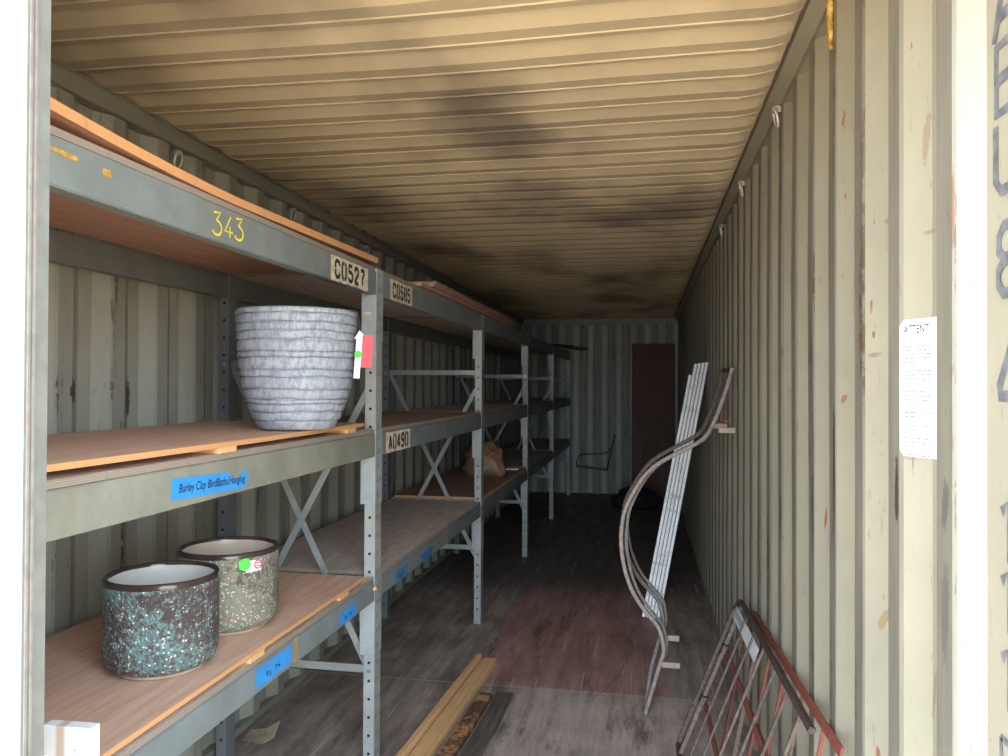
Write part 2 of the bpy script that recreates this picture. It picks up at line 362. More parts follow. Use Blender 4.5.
    def text(s, st, o, u, v, h, nrm, mi=0, xs=1., bold=0., shear=0., spacing=1.):
        cu = bpy.data.curves.new('txt', 'FONT'); cu.body = st; cu.size = 1; cu.offset = bold; cu.shear = shear; cu.space_character = spacing
        ob = bpy.data.objects.new('txt', cu); COL.objects.link(ob); bpy.context.view_layer.update()
        me = ob.evaluated_get(bpy.context.evaluated_depsgraph_get()).to_mesh()
        vs = [x.co.copy() for x in me.vertices]; fs = [tuple(p.vertices) for p in me.polygons]
        bpy.data.objects.remove(ob); bpy.data.curves.remove(cu)
        if not vs: return 0
        x0 = min(p.x for p in vs); y0 = min(p.y for p in vs); y1 = max(p.y for p in vs); x1 = max(p.x for p in vs)
        k = h/(y1-y0)
        if isinstance(xs, tuple): kx = xs[0]/(x1-x0)
        else: kx = k*xs
        s.add([Vector(o)+Vector(u)*((p.x-x0)*kx)+Vector(v)*((p.y-y0)*k)+Vector(nrm) for p in vs], fs, mi)
        return (x1-x0)*kx
    def build(s, name, mats, parent=None, loc=None, bevel=0, solid=0):
        me = bpy.data.meshes.new(name); off = Vector(loc) if loc is not None else Vector((0, 0, 0))
        me.from_pydata([tuple(Vector(p)-off) for p in s.v], [], s.f)
        for m in (mats if isinstance(mats, (list, tuple)) else [mats]): me.materials.append(M[m])
        for p, mi, sm in zip(me.polygons, s.m, s.smooth): p.material_index = mi; p.use_smooth = sm
        me.update()
        o = bpy.data.objects.new(name, me); COL.objects.link(o); o.location = off
        if parent is not None:
            o.parent = parent; bpy.context.view_layer.update(); o.matrix_parent_inverse = parent.matrix_world.inverted()
        if bevel:
            b = o.modifiers.new('bevel', 'BEVEL'); b.width = bevel; b.segments = 2; b.limit_method = 'ANGLE'
        if solid:
            b = o.modifiers.new('solid', 'SOLIDIFY'); b.thickness = solid; b.offset = -1
        return o
def tag(o, label=None, cat=None, group=None, kind=None):
    if label: o['label'] = label
    if cat: o['category'] = cat
    if group: o['group'] = group
    if kind: o['kind'] = kind
    return o
def empty(name, loc, label, cat, group=None):
    o = bpy.data.objects.new(name, None); COL.objects.link(o); o.location = loc; o.empty_display_size = .1
    bpy.context.view_layer.update(); return tag(o, label, cat, group)
def lathe(mb, prof, n=64, mi=None, c=(0, 0, 0), fn=None):
    vs = []; k = len(prof)
    for j in range(n):
        a = 2*PI*j/n
        for i, (r, z) in enumerate(prof):
            dr, dz = fn(a, r, z, i) if fn else (0, 0)
            vs.append((c[0]+(r+dr)*math.cos(a), c[1]+(r+dr)*math.sin(a), c[2]+z+dz))
    o = len(mb.v); mb.v += vs
    for j in range(n):
        for i in range(k-1):
            a = o+j*k+i; b = o+((j+1) % n)*k+i
            mb.f.append((a, b, b+1, a+1)); mb.m.append(mi[i] if mi else 0); mb.smooth.append(True)

GL = {'C': [[(1, .72), (1, .86), (.8, 1), (.2, 1), (0, .86), (0, .54)], [(0, .46), (0, .14), (.2, 0), (.8, 0), (1, .14), (1, .28)]],
 '0': [[(.42, 1), (.2, 1), (0, .84), (0, .16), (.2, 0), (.42, 0)], [(.58, 0), (.8, 0), (1, .16), (1, .84), (.8, 1), (.58, 1)]],
 '5': [[(.95, 1), (.08, 1), (.08, .56)], [(.08, .58), (.7, .58), (1, .44), (1, .14), (.8, 0), (.2, 0), (0, .14), (0, .22)]],
 '2': [[(0, .76), (.0, .86), (.2, 1), (.8, 1), (1, .86), (1, .66), (.08, .12), (.08, 0)], [(.08, 0), (1, 0)]],
 '7': [[(0, 1), (1, 1), (1, .86), (.45, .45), (.45, 0)]],
 '8': [[(.42, 1), (.2, 1), (0, .86), (0, .64), (.2, .52), (.42, .52)], [(.58, .52), (.8, .52), (1, .64), (1, .86), (.8, 1), (.58, 1)], [(.42, .48), (.2, .48), (0, .34), (0, .14), (.2, 0), (.42, 0)], [(.58, 0), (.8, 0), (1, .14), (1, .34), (.8, .48), (.58, .48)]],
 '9': [[(.95, .5), (.2, .5), (0, .62), (0, .86), (.2, 1), (.8, 1), (1, .86), (1, .14), (.8, 0), (.2, 0), (0, .14)]],
 'A': [[(0, 0), (.44, 1)], [(.56, 1), (1, 0)], [(.24, .32), (.76, .32)]], '4': [[(.72, 0), (.72, 1), (.6, 1), (0, .36), (0, .26), (1, .26)]],
 'E': [[(1, 1), (.06, 1), (.06, 0), (1, 0)], [(.14, .5), (.8, .5)]], 'U': [[(0, 1), (0, .18), (.2, 0), (.8, 0), (1, .18), (1, 1)]],
 '1': [[(0, .78), (.5, 1), (.5, 0)]]}
def glyph(mb, ch, o, u, v, w, h, th, nr, mi):
    o = Vector(o); u = Vector(u); v = Vector(v)
    for k, st in enumerate(GL[ch]): mb.ribbon([(p[0]*w, p[1]*h) for p in st], th, o, u, v, Vector(nr)*(1+.25*k), mi)
# ------------------------------------------------------------------ container shell
XR, XL, H, YB, YD = .4715, -1.8785, 2.69, 11.93, .93
REC = .036
def corrugated_wall(name, mat, side, x, y0, y1, phase, z0=0., z1=2.66, per=.2615, first=None):
    # side +1: right wall (recess towards +x)
    pts = [(y0, x+side*REC)]
    c = phase
    while c-.1 < y0: c += per
    while c+.1 < y1:
        a, b = (.033, .0655)
        pts += [(c-a-b, x+side*REC), (c-a, x), (c+a, x), (c+a+b, x+side*REC)]
        c += per
    if side > 0: pts = [(y0, x+REC), (1.283, x+REC), (1.317, x)]+[q for q in pts if q[0] > 1.32]
    pts.append((y1, x+side*REC))
    # the nearest slope is a little shorter
    mb = MB()
    vs = []
    zs = [z0, .7, 1.4, 2.0, z1]
    for (y, xx) in pts:
        for z in zs:
            w = noise.noise(Vector((y*.9, z*1.1, x)))*.006*min(1, max(0, (y-1.65)/.3))
            vs.append((xx+w, y+noise.noise(Vector((y*3., z*1.7, 5)))*.006*min(1, max(0, (y-1.65)/.3)), z))
    k = len(zs); fs = []
    for i in range(len(pts)-1):
        for j in range(k-1):
            f = (i*k+j, (i+1)*k+j, (i+1)*k+j+1, i*k+j+1)
            fs.append(f if side < 0 else f[::-1])
    mb.add(vs, fs)
    o = mb.build(name, mat); o['kind'] = 'structure'
    sm = o.modifiers.new('solid', 'SOLIDIFY'); sm.thickness = .004; sm.offset = -1
    return o
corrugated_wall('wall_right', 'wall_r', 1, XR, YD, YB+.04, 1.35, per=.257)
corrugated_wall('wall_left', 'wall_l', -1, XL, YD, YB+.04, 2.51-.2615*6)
# back wall
mb = MB(); pts = [(XL-.06, YB+.03)]; c = XL+.08
while c < XR:
    pts += [(c-.075, YB+.03), (c-.04, YB), (c+.04, YB), (c+.075, YB+.03)]; c += .215
pts.append((XR+.06, YB+.03)); vs = []
for (x, y) in pts: vs += [(x, y, 0), (x, y, 2.66)]
mb.add(vs, [(2*i, 2*i+2, 2*i+3, 2*i+1) for i in range(len(pts)-1)])
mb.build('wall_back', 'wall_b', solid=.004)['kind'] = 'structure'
mb = MB(); mb.box(XL-.05, XR+.05, YB-.03, YB+.1, 2.585, H+.02)
mb.build('trim_1', 'rail', bevel=.004)['kind'] = 'structure'
# ceiling : cross ribs dipping down from the border level, ends rounded off
mb = MB(); xs = [XL-.05, XL+.015, XL+.03, XL+.05, XL+.08, XL+.12]+[XL+.2+(2.0)*i/10 for i in range(11)]+[XR-.165, XR-.13, XR-.10, XR-.07, XR-.055]+[XR+.05]
ys = []; y = .9; k0 = 2.163
def ribprof(y):
    t = ((y-k0) % .2)/.2   # 0..: lower flat | rise | upper flat | fall
    if t < .30: return 1
    if t < .50: return 1-(t-.30)/.2
    if t < .74: return 0.
    return (t-.74)/.26
yy = k0-.2*7
while yy < YB+.05:
    for t in (0, .15, .285, .30, .315, .40, .485, .50, .515, .62, .73, .78, .87, .96):
        q = yy+t*.2
        if .88 < q < YB+.05: ys.append(q)
    yy += .2
grid = []
def endmask(x):
    l = min(1, max(0, (x-(XL+.012))/.06)); r = min(1, max(0, (XR-.05-x)/.12))
    q = min(l, r); return math.sqrt(max(0, 1-(1-q)**2))
for y in ys:
    for x in xs:
        sag = noise.noise(Vector((x*.8, y*.5, 3)))*.012
        z = H-.024*ribprof(y)*endmask(x)+sag*endmask(x)
        if min(abs((y-k0) % .2-.1), abs((y-k0) % .2-.06)) < .001: z -= .004*endmask(x)
        grid.append((x, y, z))
n = len(xs)
mb.add(grid, [(j*n+i, (j+1)*n+i, (j+1)*n+i+1, j*n+i+1) for j in range(len(ys)-1) for i in range(n-1)])
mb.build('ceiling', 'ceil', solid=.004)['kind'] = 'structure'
# top side rails
mb = MB(); pr = [(XR-.046, 2.692), (XR-.040, 2.675), (XR-.006, 2.648), (XR+.04, 2.638), (XR+.06, 2.692)]
mb.add([(x, y, z) for y in (YD, YB) for (x, z) in pr], [(q, q+5, (q+1) % 5+5, (q+1) % 5) for q in range(5)]+[(4, 3, 2, 1, 0), (5, 6, 7, 8, 9)])
mb.build('trim_2', 'wall_r')['kind'] = 'structure'
mb = MB(); mb.tube([(XR-.046, YD, 2.684), (XR-.046, YB, 2.684)], .006, 6, ref=Vector((0, 0, 1))); mb.build('trim_8', 'string')['kind'] = 'structure'
mb = MB(); mb.box(XL-.06, XL+.02, YD, YB, 2.61, 2.69); mb.box(XL-.06, XL+.03, YD, YB, 2.672, 2.684)
mb.build('trim_3', 'rail', bevel=.006)['kind'] = 'structure'
mb = MB(); mb.box(XL-.06, XR+.06, YD-.05, YB+.06, -.05, 0)
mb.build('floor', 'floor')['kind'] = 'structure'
mb = MB(); mb.box(XL-.06, XL+.006, YD, YB, 0, .035)
mb.build('baseboard_left', 'rail', bevel=.004)['kind'] = 'structure'
mb = MB(); mb.box(XR-.004, XR+.06, YD, YB, 0, .03)
mb.build('baseboard_right', 'rail', bevel=.004)['kind'] = 'structure'
# front frame: header, corner posts, closed left door
mb = MB(); mb.box(XL-.1, XR+.12, YD-.1, YD+.02, 2.56, H+.06); mb.build('trim_4', 'door', bevel=.01)['kind'] = 'structure'
mb = MB(); mb.box(XR+.04, XR+.16, YD-.12, YD+.01, -.1, H+.03); mb.build('trim_5', 'door', bevel=.01)['kind'] = 'structure'
mb = MB(); mb.box(XL-.14, XL-.03, YD-.12, YD+.01, -.1, H+.03); mb.build('trim_6', 'door', bevel=.01)['kind'] = 'structure'
DX = -.822
mb = MB(); mb.box(XL-.03, DX, .908, .95, .01, 2.56)
for i in range(4): mb.box(XL+.1+i*.24, XL+.2+i*.24, .886, .908, .1, 2.48)
door = mb.build('door_1', 'door', bevel=.004); tag(door, kind='structure')
mb = MB()
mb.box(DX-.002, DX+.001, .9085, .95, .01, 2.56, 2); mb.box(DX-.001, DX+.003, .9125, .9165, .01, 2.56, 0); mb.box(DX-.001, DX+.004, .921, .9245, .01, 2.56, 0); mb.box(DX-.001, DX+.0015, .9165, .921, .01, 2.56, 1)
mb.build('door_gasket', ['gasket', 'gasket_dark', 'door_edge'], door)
mb = MB(); mb.box(-40, 40, -40, 40, -.35, -.16); mb.build('ground', 'ground')['kind'] = 'structure'
# container code painted on the recess beside the doorway
mb = MB(); XP = XR+REC-.0012+.001
for ch, zb, hh, ww, yy in (('A', 2.158, .10, .085, 1.255), ('E', 2.050, .098, .085, 1.253), ('U', 1.935, .098, .085, 1.250), ('8', 1.785, .098, .08, 1.240), ('4', 1.605, .125, .085, 1.240), ('1', 1.40, .09, .05, 1.232), ('1', 1.30, .09, .05, 1.232), ('1', 1.19, .09, .05, 1.232)):
    glyph(mb, ch, (XR+REC, yy, zb), (0, -1, 0), (0, 0, 1), ww, hh, .017, (-.0012, 0, 0), 0)
u, v, nr = (0, -1, 0), (0, 0, 1), (-.0012, 0, 0)
for pts in ([(0, 0), (.13, 0)], [(0, 0), (0, -.15)], [(0, -.15), (.13, -.15)]): mb.ribbon(pts, .010, (XR+REC, 1.235, 1.145), u, v, nr)
mb.build('trim_7', 'code')['kind'] = 'structure'

# ------------------------------------------------------------------ storage rack
XF, U0, L = -1.1164, .974, 2.14
XRR = -1.79     # aisle face of the rear posts
UY = [U0+L*i for i in range(6)]
rack = empty('storage_rack', (XF-.3, U0, 0), 'long three-level grey steel pallet rack along the left wall', 'rack')
PW, PD, PT = .047, .075, 2.143
LEV = [(2.028, 2.126), (1.347, 1.445), (.742, .826)]   # beam bottom / top
def post(x1, y0, front):
    mb = MB(); x0 = x1-PW
    # lipped channel open towards the far side
    t = .004
    prof = [(x0, y0+PD), (x0, y0), (x1, y0), (x1, y0+PD), (x1-.015, y0+PD), (x1-.015, y0+PD-t), (x1-t, y0+PD-t), (x1-t, y0+t), (x0+t, y0+t), (x0+t, y0+PD-t), (x0+.015, y0+PD-t), (x0+.015, y0+PD)]
    k = len(prof); vs = [(x, y, z) for z in (0.012, PT) for (x, y) in prof]
    mb.add(vs, [(i, (i+1) % k, k+(i+1) % k, k+i) for i in range(k)]+[tuple(range(k, 2*k))])
    z = .10
    while z < PT-.04:
        mb.disc(((x0+x1)/2, y0-.0006, z), (1, 0, 0), (0, 0, 1), .0065, 10, 1)
        if front:
            for dy in ((.024, .052) if int(z*100) % 3 else (.03,)):
                mb.add([(x1+.0006, y0+dy-.004, z-.010), (x1+.0006, y0+dy+.003, z-.012), (x1+.0006, y0+dy+.002, z+.010), (x1+.0006, y0+dy-.003, z+.009)], [(0, 1, 2, 3)], 2)
        z += .0762
    mb.box(x0-.002, x1+.002, y0-.002, y0+PD+.002, 0, .012, 0)
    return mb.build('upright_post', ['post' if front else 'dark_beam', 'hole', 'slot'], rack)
STRUT = [.44, .445, .52, .52, .52, .52]
for i, y in enumerate(UY):
    post(XF, y, True); post(XRR-.0, y, False)
    xa, xb = XRR-.02, XF-PW/2
    for z in (1.735, STRUT[i]):
        mb = MB(); yb = y+.022
        mb.box(xa, xb, yb, yb+.003, z-.018, z+.018); mb.box(xa, xb, yb, yb+.03, z-.018, z-.015)
        mb.disc((xb, y-.002, z), (1, 0, 0), (0, 0, 1), .009, 8, 1); mb.disc((xa, y-.002, z), (1, 0, 0), (0, 0, 1), .009, 8, 1)
        mb.build('cross_strut', ['brace', 'bolt'], rack)
    for (za, zb, dy) in ((1.62, .43, .018), (.46, 1.74, .030)):
        mb = MB(); mb.bar((XF-.045, y+dy, za), (XRR-.005, y+dy, zb), .004, .028, (0, 1, 0)); mb.build('diagonal_brace', 'brace', rack)
beams = {}
for b in range(5):
    y0, y1 = UY[b]+PD, UY[b+1]
    for l, (zb, zt) in enumerate(LEV):
        mb = MB()
        # stepped box section: aisle face, then a ledge that carries the boards
        prof = [(XF, zb), (XF, zt), (XF-.012, zt), (XF-.012, zt+.0), (XF-.042, zt), (XF-.042, zb)]
        prof = [(XF, zb), (XF, zt), (XF-.042, zt), (XF-.042, zb)]
        k = 4; vs = [(x, y, z) for y in (y0, y1) for (x, z) in prof]
        mb.add(vs, [(i, k+i, k+(i+1) % k, (i+1) % k) for i in range(k)]+[(3, 2, 1, 0), (4, 5, 6, 7)])
        bm_ = mb.build('shelf_beam', 'beam_green' if (l == 1 and b == 0) else 'beam', rack, bevel=.003)
        beams[b, l] = bm_
        # angle connector on the far post, hanging well below the beam
        mb = MB(); ct, cb = zt+.012, zb-(.20 if l else .196)
        if l == 2: cb = zb-.228
        mb.box(XF-.064, XF+.003, y1-.005, y1, cb, ct); mb.box(XF, XF+.003, y1-.005, y1+PD+.003, cb, ct)
        for j in range(5):
            zz = cb+.03+j*.06
            for dy in (.022, .050)[:1+j % 2]: mb.add([(XF+.0036, y1+dy-.005, zz), (XF+.0036, y1+dy+.004, zz), (XF+.0036, y1+dy+.003, zz+.022), (XF+.0036, y1+dy-.003, zz+.022)], [(0, 1, 2, 3)], 1)
        mb.build('end_connector', ['connector', 'slot'], bm_, bevel=.0015)
        # rear beam
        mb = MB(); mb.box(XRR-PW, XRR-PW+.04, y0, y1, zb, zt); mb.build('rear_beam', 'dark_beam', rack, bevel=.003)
def plate(b, l, ya, yb_, za, zb, txt):
    mb = MB(); n = 12
    # uneven sprayed patch
    top = [(ya+(yb_-ya)*i/n, zb+random.uniform(-.003, .003)) for i in range(n+1)]; bot = [(yb_-(yb_-ya)*i/n, za+random.uniform(-.003, .003)) for i in range(n+1)]
    mb.add([(XF+.0008, y, z) for (y, z) in top+bot], [tuple(range(2*n+2))][::-1], 0)
    pitch = (yb_-ya-.06)/len(txt)
    for q, ch in enumerate(txt): glyph(mb, ch, (XF, ya+.042+pitch*q, za+.016), (0, 1, 0), (0, 0, 1), pitch*.58, zb-za-.034, .0155, (.0014, 0, 0), 1)
    return mb.build('number_plate', ['cream', 'stencil'], beams[b, l])
plate(0, 0, 2.63, 3.01, 2.030, 2.122, 'C0527')
plate(1, 0, 3.29, 3.62, 2.030, 2.122, 'C0585')
plate(1, 1, 3.245, 3.60, 1.349, 1.440, 'A0490')
# 343 in yellow paint
mb = MB(); o = (XF, 1.857, 2.044); u, v, nr = (0, 1, 0), (0, 0, 1), (.001, 0, 0)
def arc(cx, cy, rx, ry, a0, a1, n=9): return [(cx+rx*math.cos(math.radians(a0+(a1-a0)*i/n)), cy+ry*math.sin(math.radians(a0+(a1-a0)*i/n))) for i in range(n+1)]
three = [(.004, .058), (.036, .062), (.016, .038)]+arc(.018, .019, .024, .019, 85, -150)
mb.ribbon(three, .006, o, u, v, nr); mb.ribbon([(x+.112, y+.006) for x, y in three], .006, o, u, v, nr)
mb.ribbon([(.088, .062), (.058, .018), (.100, .020)], .006, o, u, v, nr); mb.ribbon([(.084, .034), (.084, .004)], .006, o, u, v, nr)
mb.build('painted_number', 'yellow', beams[0, 0])
mb = MB()
mb.add([(XF+.001, 1.28, 2.103), (XF+.001, 1.36, 2.102), (XF+.001, 1.372, 2.093), (XF+.001, 1.33, 2.091), (XF+.001, 1.28, 2.095)], [(0, 1, 2, 3, 4)])
mb.build('paint_smear', 'smear', beams[0, 0]); mb = MB()
mb.add([(XF+.001, 1.437, 2.100), (XF+.001, 1.462, 2.101), (XF+.001, 1.463, 2.086), (XF+.001, 1.438, 2.085)], [(0, 1, 2, 3)])
mb.build('paint_smear', 'smear', beams[0, 0])
def tape(b, l, ya, yb_, za, zb, txt=None, mat='tape', scrib=0, notch=False, slope=0):
    mb = MB(); X = XF+.0009; d = slope
    pts = [(ya, za), (yb_, za+d), (yb_, zb+d), (ya, zb)]
    if notch: pts = [(ya, za), (yb_-.03, za+d), (yb_, za+d+.008), (yb_, zb+d), (yb_-.06, zb+d-.022), (yb_-.085, zb+d-.016), (yb_-.10, zb+d), (ya, zb)]
    mb.add([(X, y, z) for y, z in pts], [tuple(range(len(pts)))], 0)
    if txt: mb.text(txt, (XF, ya+.03, za+.008), (0, 1, d/(yb_-ya)), (0, 0, 1), .029, (.0016, 0, 0), 1, ((yb_-ya)*.88,), .007, .25)
    for k in range(scrib):
        x0 = .25+.5*k/max(1, scrib); w = yb_-ya; hh = zb-za
        mb.ribbon([(w*x0+.018*math.sin(t*1.9+k)*.6+t*.006, hh*(.38+.05*k)+.011*math.cos(t*2.3+k)) for t in range(7)], .003, (XF, ya, za), (0, 1, 0), (0, 0, 1), (.0016, 0, 0), 1)
    return mb.build('tape_label', [mat, 'ink'], beams[b, l])
tape(0, 1, 1.684, 2.045, 1.369, 1.422, 'Burley Clay BirdBaths/Hanging', 'tape', 0, True, -.012)
tape(0, 2, 2.105, 2.335, .757, .815, None, 'tape', 2)
tape(0, 2, 2.735, 2.90, .748, .797, None, 'tape', 2)
tape(1, 2, 3.39, 3.555, .750, .797, None, 'tape_dark', 2)
tape(1, 2, 3.79, 4.012, .747, .790, None, 'tape_dark', 2)
mb = MB(); mb.add([(XF+.001, y, z) for y, z in ((2.345, .747), (2.385, .745), (2.38, .828), (2.343, .828))], [(0, 1, 2, 3)]); mb.build('tape_strip', 'brown_tape', beams[0, 2])
mb = MB(); mb.add([(XF+.001, y, z) for y, z in ((4.26, .75), (4.33, .75), (4.33, .82), (4.26, .82))], [(0, 1, 2, 3)]); mb.build('tape_strip', 'brown_tape', beams[1, 2])
mb = MB(); mb.tube([(XF-.045, 3.102, .778), (XF-.02, 3.102, .785), (XF+.012, 3.102, .800)], .007); mb.build('safety_clip', 'block', beams[0, 2])
mb = MB(); mb.box(XF-.05, XF-.02, 3.107, 3.1085, 1.945, 1.957); mb.build('tape_strip', 'block', beams[0, 0])

# ------------------------------------------------------------------ boards on the rack
BAY = ['nearest', 'second', 'third', 'fourth', 'farthest']; LV = ['top', 'middle', 'bottom']
for b in range(5):
    for l in range(3):
        z = LEV[l][1]; mb = MB(); y0, y1 = UY[b]+PD+.005, UY[b+1]-.008
        wob = lambda x, y, q=b*3+l: .0015*noise.noise(Vector((x*4, y*3, q)))
        mb.sheet(XRR+.005, XF-.004, y0, y1, z+.0015, z+.018, 0, 1, 2, 10)
        dk = 'ply_under' if (b == 0 and l == 0) else 'ply_old' if (b == 1 and l == 1) else 'deck'
        o = mb.build('shelf_board', [dk, 'deck_edge'], loc=((XF+XRR)/2, (y0+y1)/2, z+.01))
        tag(o, ('reddish' if dk == 'ply_under' else 'brown' if dk == 'ply_old' else 'grey-brown')+' shelf board lying on the %s beams of the %s rack bay' % (LV[l], BAY[b]), 'board', 'shelf boards resting on the rack beams')
def sheet(name, label, x0, x1, y0, y1, z0, z1, mats, group=None, bend=None, ny=1, cat='plywood sheet'):
    mb = MB(); mb.sheet(x0, x1, y0, y1, z0, z1, 0, 1, 3, ny, bend)
    return tag(mb.build(name, mats, loc=((x0+x1)/2, (y0+y1)/2, (z0+z1)/2)), label, cat, group)
def bow(x, y): return .026*((2.0-y)/.7)**2*(1 if y < 2 else 0)+(.018*((y-2)/1.13) if y > 2 else 0)
sheet('plywood_sheet', 'warped orange-edged plywood sheet on top of the nearest rack bay', XRR, XF-.002, 1.06, 3.14, 2.1465, 2.170, ['ply_under', 'ply_edge'], None, bow, 16)
sheet('plywood_sheet', 'plywood sheet on wood blocks under the pale ribbed planter', XRR, XF+.002, 1.06, 2.975, 1.481, 1.495, ['ply', 'ply_edge'], None, lambda x, y: .002*math.sin(y*2.2), 10)
sheet('plywood_sheet', 'plywood sheet on wood blocks under the two speckled round pots', XRR, XF+.004, 1.06, 2.99, .862, .875, ['ply', 'ply_edge'], None, lambda x, y: -.0015*math.sin(y*2.2), 10)
for (y, z0, z1, lab) in ((1.90, 1.4635, 1.481, 'small wood block below planter shelf sheet, left of the blue label'), (2.80, 1.4635, 1.481, 'small wood block below planter shelf sheet, near the first upright post'),
                         (2.07, .8445, .862, 'small wood block below pot shelf sheet, above the larger blue label'), (2.735, .8445, .862, 'small wood block below pot shelf sheet, above the small blue label'), (1.2, 1.4635, 1.481, None), (1.2, .8445, .862, None)):
    if lab is None: continue
    mb = MB(); mb.box(XF-.09, XF+.001, y, y+.085, z0, z1)
    tag(mb.build('wood_block', 'block', loc=(XF-.045, y+.04, z0), bevel=.001), lab, 'wood block', 'spacer blocks under the plywood')
z = 2.1455
for k, (ya, yb_, dx, zz, lab) in enumerate(((3.75, 6.44, .010, 2.1455, 'bottom'), (3.95, 6.46, .02, 2.166, 'middle'), (4.02, 6.48, .012, 2.1865, 'top'))):
    sheet('plywood_sheet', '%s sheet of the plywood stack on top of second and third bays' % lab, XRR+.03*k, XF+dx, ya, yb_, zz+.003, zz+.0185, ['ply_under', 'ply_old' if k == 1 else 'ply_under'], 'plywood stack on the rack top', lambda x, y, q=k: .0012*math.sin(y*1.7+q), 8)
sheet('plywood_sheet', 'plywood sheet with pale front edge on bottom level of the third bay', XRR+.02, XF-.01, 5.335, 7.36, .8445, .860, ['ply_old', 'ply_edge'])
sheet('white_tile', 'small flat white tile beside the tan sack on the third bay', XRR+.1, XF-.05, 7.13, 7.34, .8605, .873, ['paper', 'paper'], cat='tile')

# ------------------------------------------------------------------ planters
def ribbed_planter(c):
    mb = MB(); Hh, N = .405, 220
    bands = [0, .032, .062, .089, .103, .136, .177, .202, .243, .262, .301, .330, .358, .387, Hh]
    KP = [(0, .119), (.08, .141), (.18, .158), (.35, .180), (.6, .193), (.85, .199), (1, .203)]
    def rad(z):
        t = z/Hh
        for (a, ra), (b, rb) in zip(KP, KP[1:]):
            if t <= b+1e-6: return ra+(rb-ra)*(t-a)/(b-a)
        return KP[-1][1]
    prof = []; kind = []
    for i in range(len(bands)-1):
        a, b = bands[i], bands[i+1]
        for t in (.0, .05, .13, .35, .6, .8, .93): prof.append((rad(a+(b-a)*t), a+(b-a)*t)); kind.append((t, i))
    prof.append((rad(Hh)-.002, Hh)); kind.append((1, 13)); prof.append((rad(Hh)-.010, Hh+.002)); kind.append((2, 0)); prof.append((rad(Hh)-.024, Hh-.002)); kind.append((2, 0))
    for z in (.35, .25, .12, .05): prof.append((rad(z)-.028, z)); kind.append((2, 0))
    prof.append((.001, .045)); kind.append((2, 0)); 
    prof = [(.001, .0)]+prof; kind = [(2, 0)]+kind
    def fn(a, r, z, i):
        t, b = kind[i]
        if t == 2: return 0, 0
        dz = .006*noise.noise(Vector((math.cos(a)*2.2, math.sin(a)*2.2, b*1.7)))*(1 if 0 < b < 14 else 0)
        if t == 1: return 0, 0
        lip = {0: -.010, .05: .001, .13: .004, .35: .0042, .6: .0035, .8: .0025, .93: .0}[t]
        wr = .0012*noise.noise(Vector((math.cos(a)*22, math.sin(a)*22, z*22+b)))
        return lip+wr*(1 if t > 0 else .2), dz
    lathe(mb, prof, N, None, c, fn)
    return mb.build('ribbed_planter', 'pot_grey', loc=c)
PC = (-1.188, 2.515, 1.4965)
tag(ribbed_planter(PC), 'tall pale blue-grey planter with uneven horizontal ribs on middle shelf', 'planter')
def round_pot(c, h, r, body, inner, name, label, seed):
    mb = MB()
    prof = [(.001, 0), (r*.66, 0), (r*.76, .002), (r*.79, .006), (r*.80, .012), (r*.86, .016), (r*.93, .026), (r*.975, .043), (r*.995, .07)]
    mi = [1, 1, 1, 1, 0, 0, 0, 0]
    for k in range(1, 16): prof.append((r*(1.0-.002*math.sin(k)), .07+(h-.07-.016)*k/15)); mi.append(0)
    prof += [(r*1.0, h-.010), (r*.985, h-.002), (r*.95, h), (r*.915, h-.003), (r*.90, h-.011)]; mi += [2]*5
    prof += [(r*.895, h-.03), (r*.89, h*.5), (r*.86, .06), (r*.7, .035), (.001, .032)]; mi += [3]*5
    def fn(a, rr, z, i):
        if rr < r*.9 or z < .02: return 0, 0
        return .0022*noise.noise(Vector((math.cos(a)*14, math.sin(a)*14, z*60+seed)))*(1 if z < h-.02 else .3), .0015*noise.noise(Vector((math.cos(a)*2, math.sin(a)*2, seed)))
    lathe(mb, prof, 120, mi, c, fn)
    return tag(mb.build(name, [body, 'foot_ring', 'rim_dark', inner], loc=c), label, 'planter')
A = (-1.303, 1.930, .8765); B = (-1.315, 2.295, .8765)
round_pot(A, .257, .148, 'pot_dark', 'inner_white', 'round_pot', 'dark brown round pot flecked with turquoise, in front on the lower shelf', 1)
pb = round_pot(B, .257, .155, 'pot_tan', 'inner_tan', 'round_pot', 'tan and green speckled round pot with price sticker, behind the dark pot', 9)
# sticker on the speckled pot
mb = MB(); rs = .1595; 
def onpot(a, z, r=rs): return (B[0]+r*math.cos(a), B[1]+r*math.sin(a), B[2]+z)
a0 = math.radians(-42); n = 6; z0 = .198
for i in range(n):
    t0, t1 = a0+.32*i/n, a0+.32*(i+1)/n
    mb.add([onpot(t0, z0+.002*i/n), onpot(t1, z0+.002*(i+1)/n), onpot(t1, z0+.036), onpot(t0, z0+.034)], [(0, 1, 2, 3)], 0)
def dot(a, z, R, mi, r): 
    mb.add([onpot(a+R*math.cos(t*PI/9)/rs, z+R*math.sin(t*PI/9), r) for t in range(18)], [tuple(range(18))], mi)
dot(a0-.02, .224, .0185, 1, rs+.0012); dot(a0+.25, .219, .0145, 2, rs+.0010); dot(a0+.25, .219, .0100, 0, rs+.0014)
for dz in (-.004, .004): mb.add([onpot(a0+.25-.05, .219+dz-.002, rs+.0018), onpot(a0+.25+.05, .219+dz-.002, rs+.0018), onpot(a0+.25+.05, .219+dz+.002, rs+.0018), onpot(a0+.25-.05, .219+dz+.002, rs+.0018)], [(0, 1, 2, 3)], 2)
mb.build('price_sticker', ['paper', 'green', 'redink'], pb)
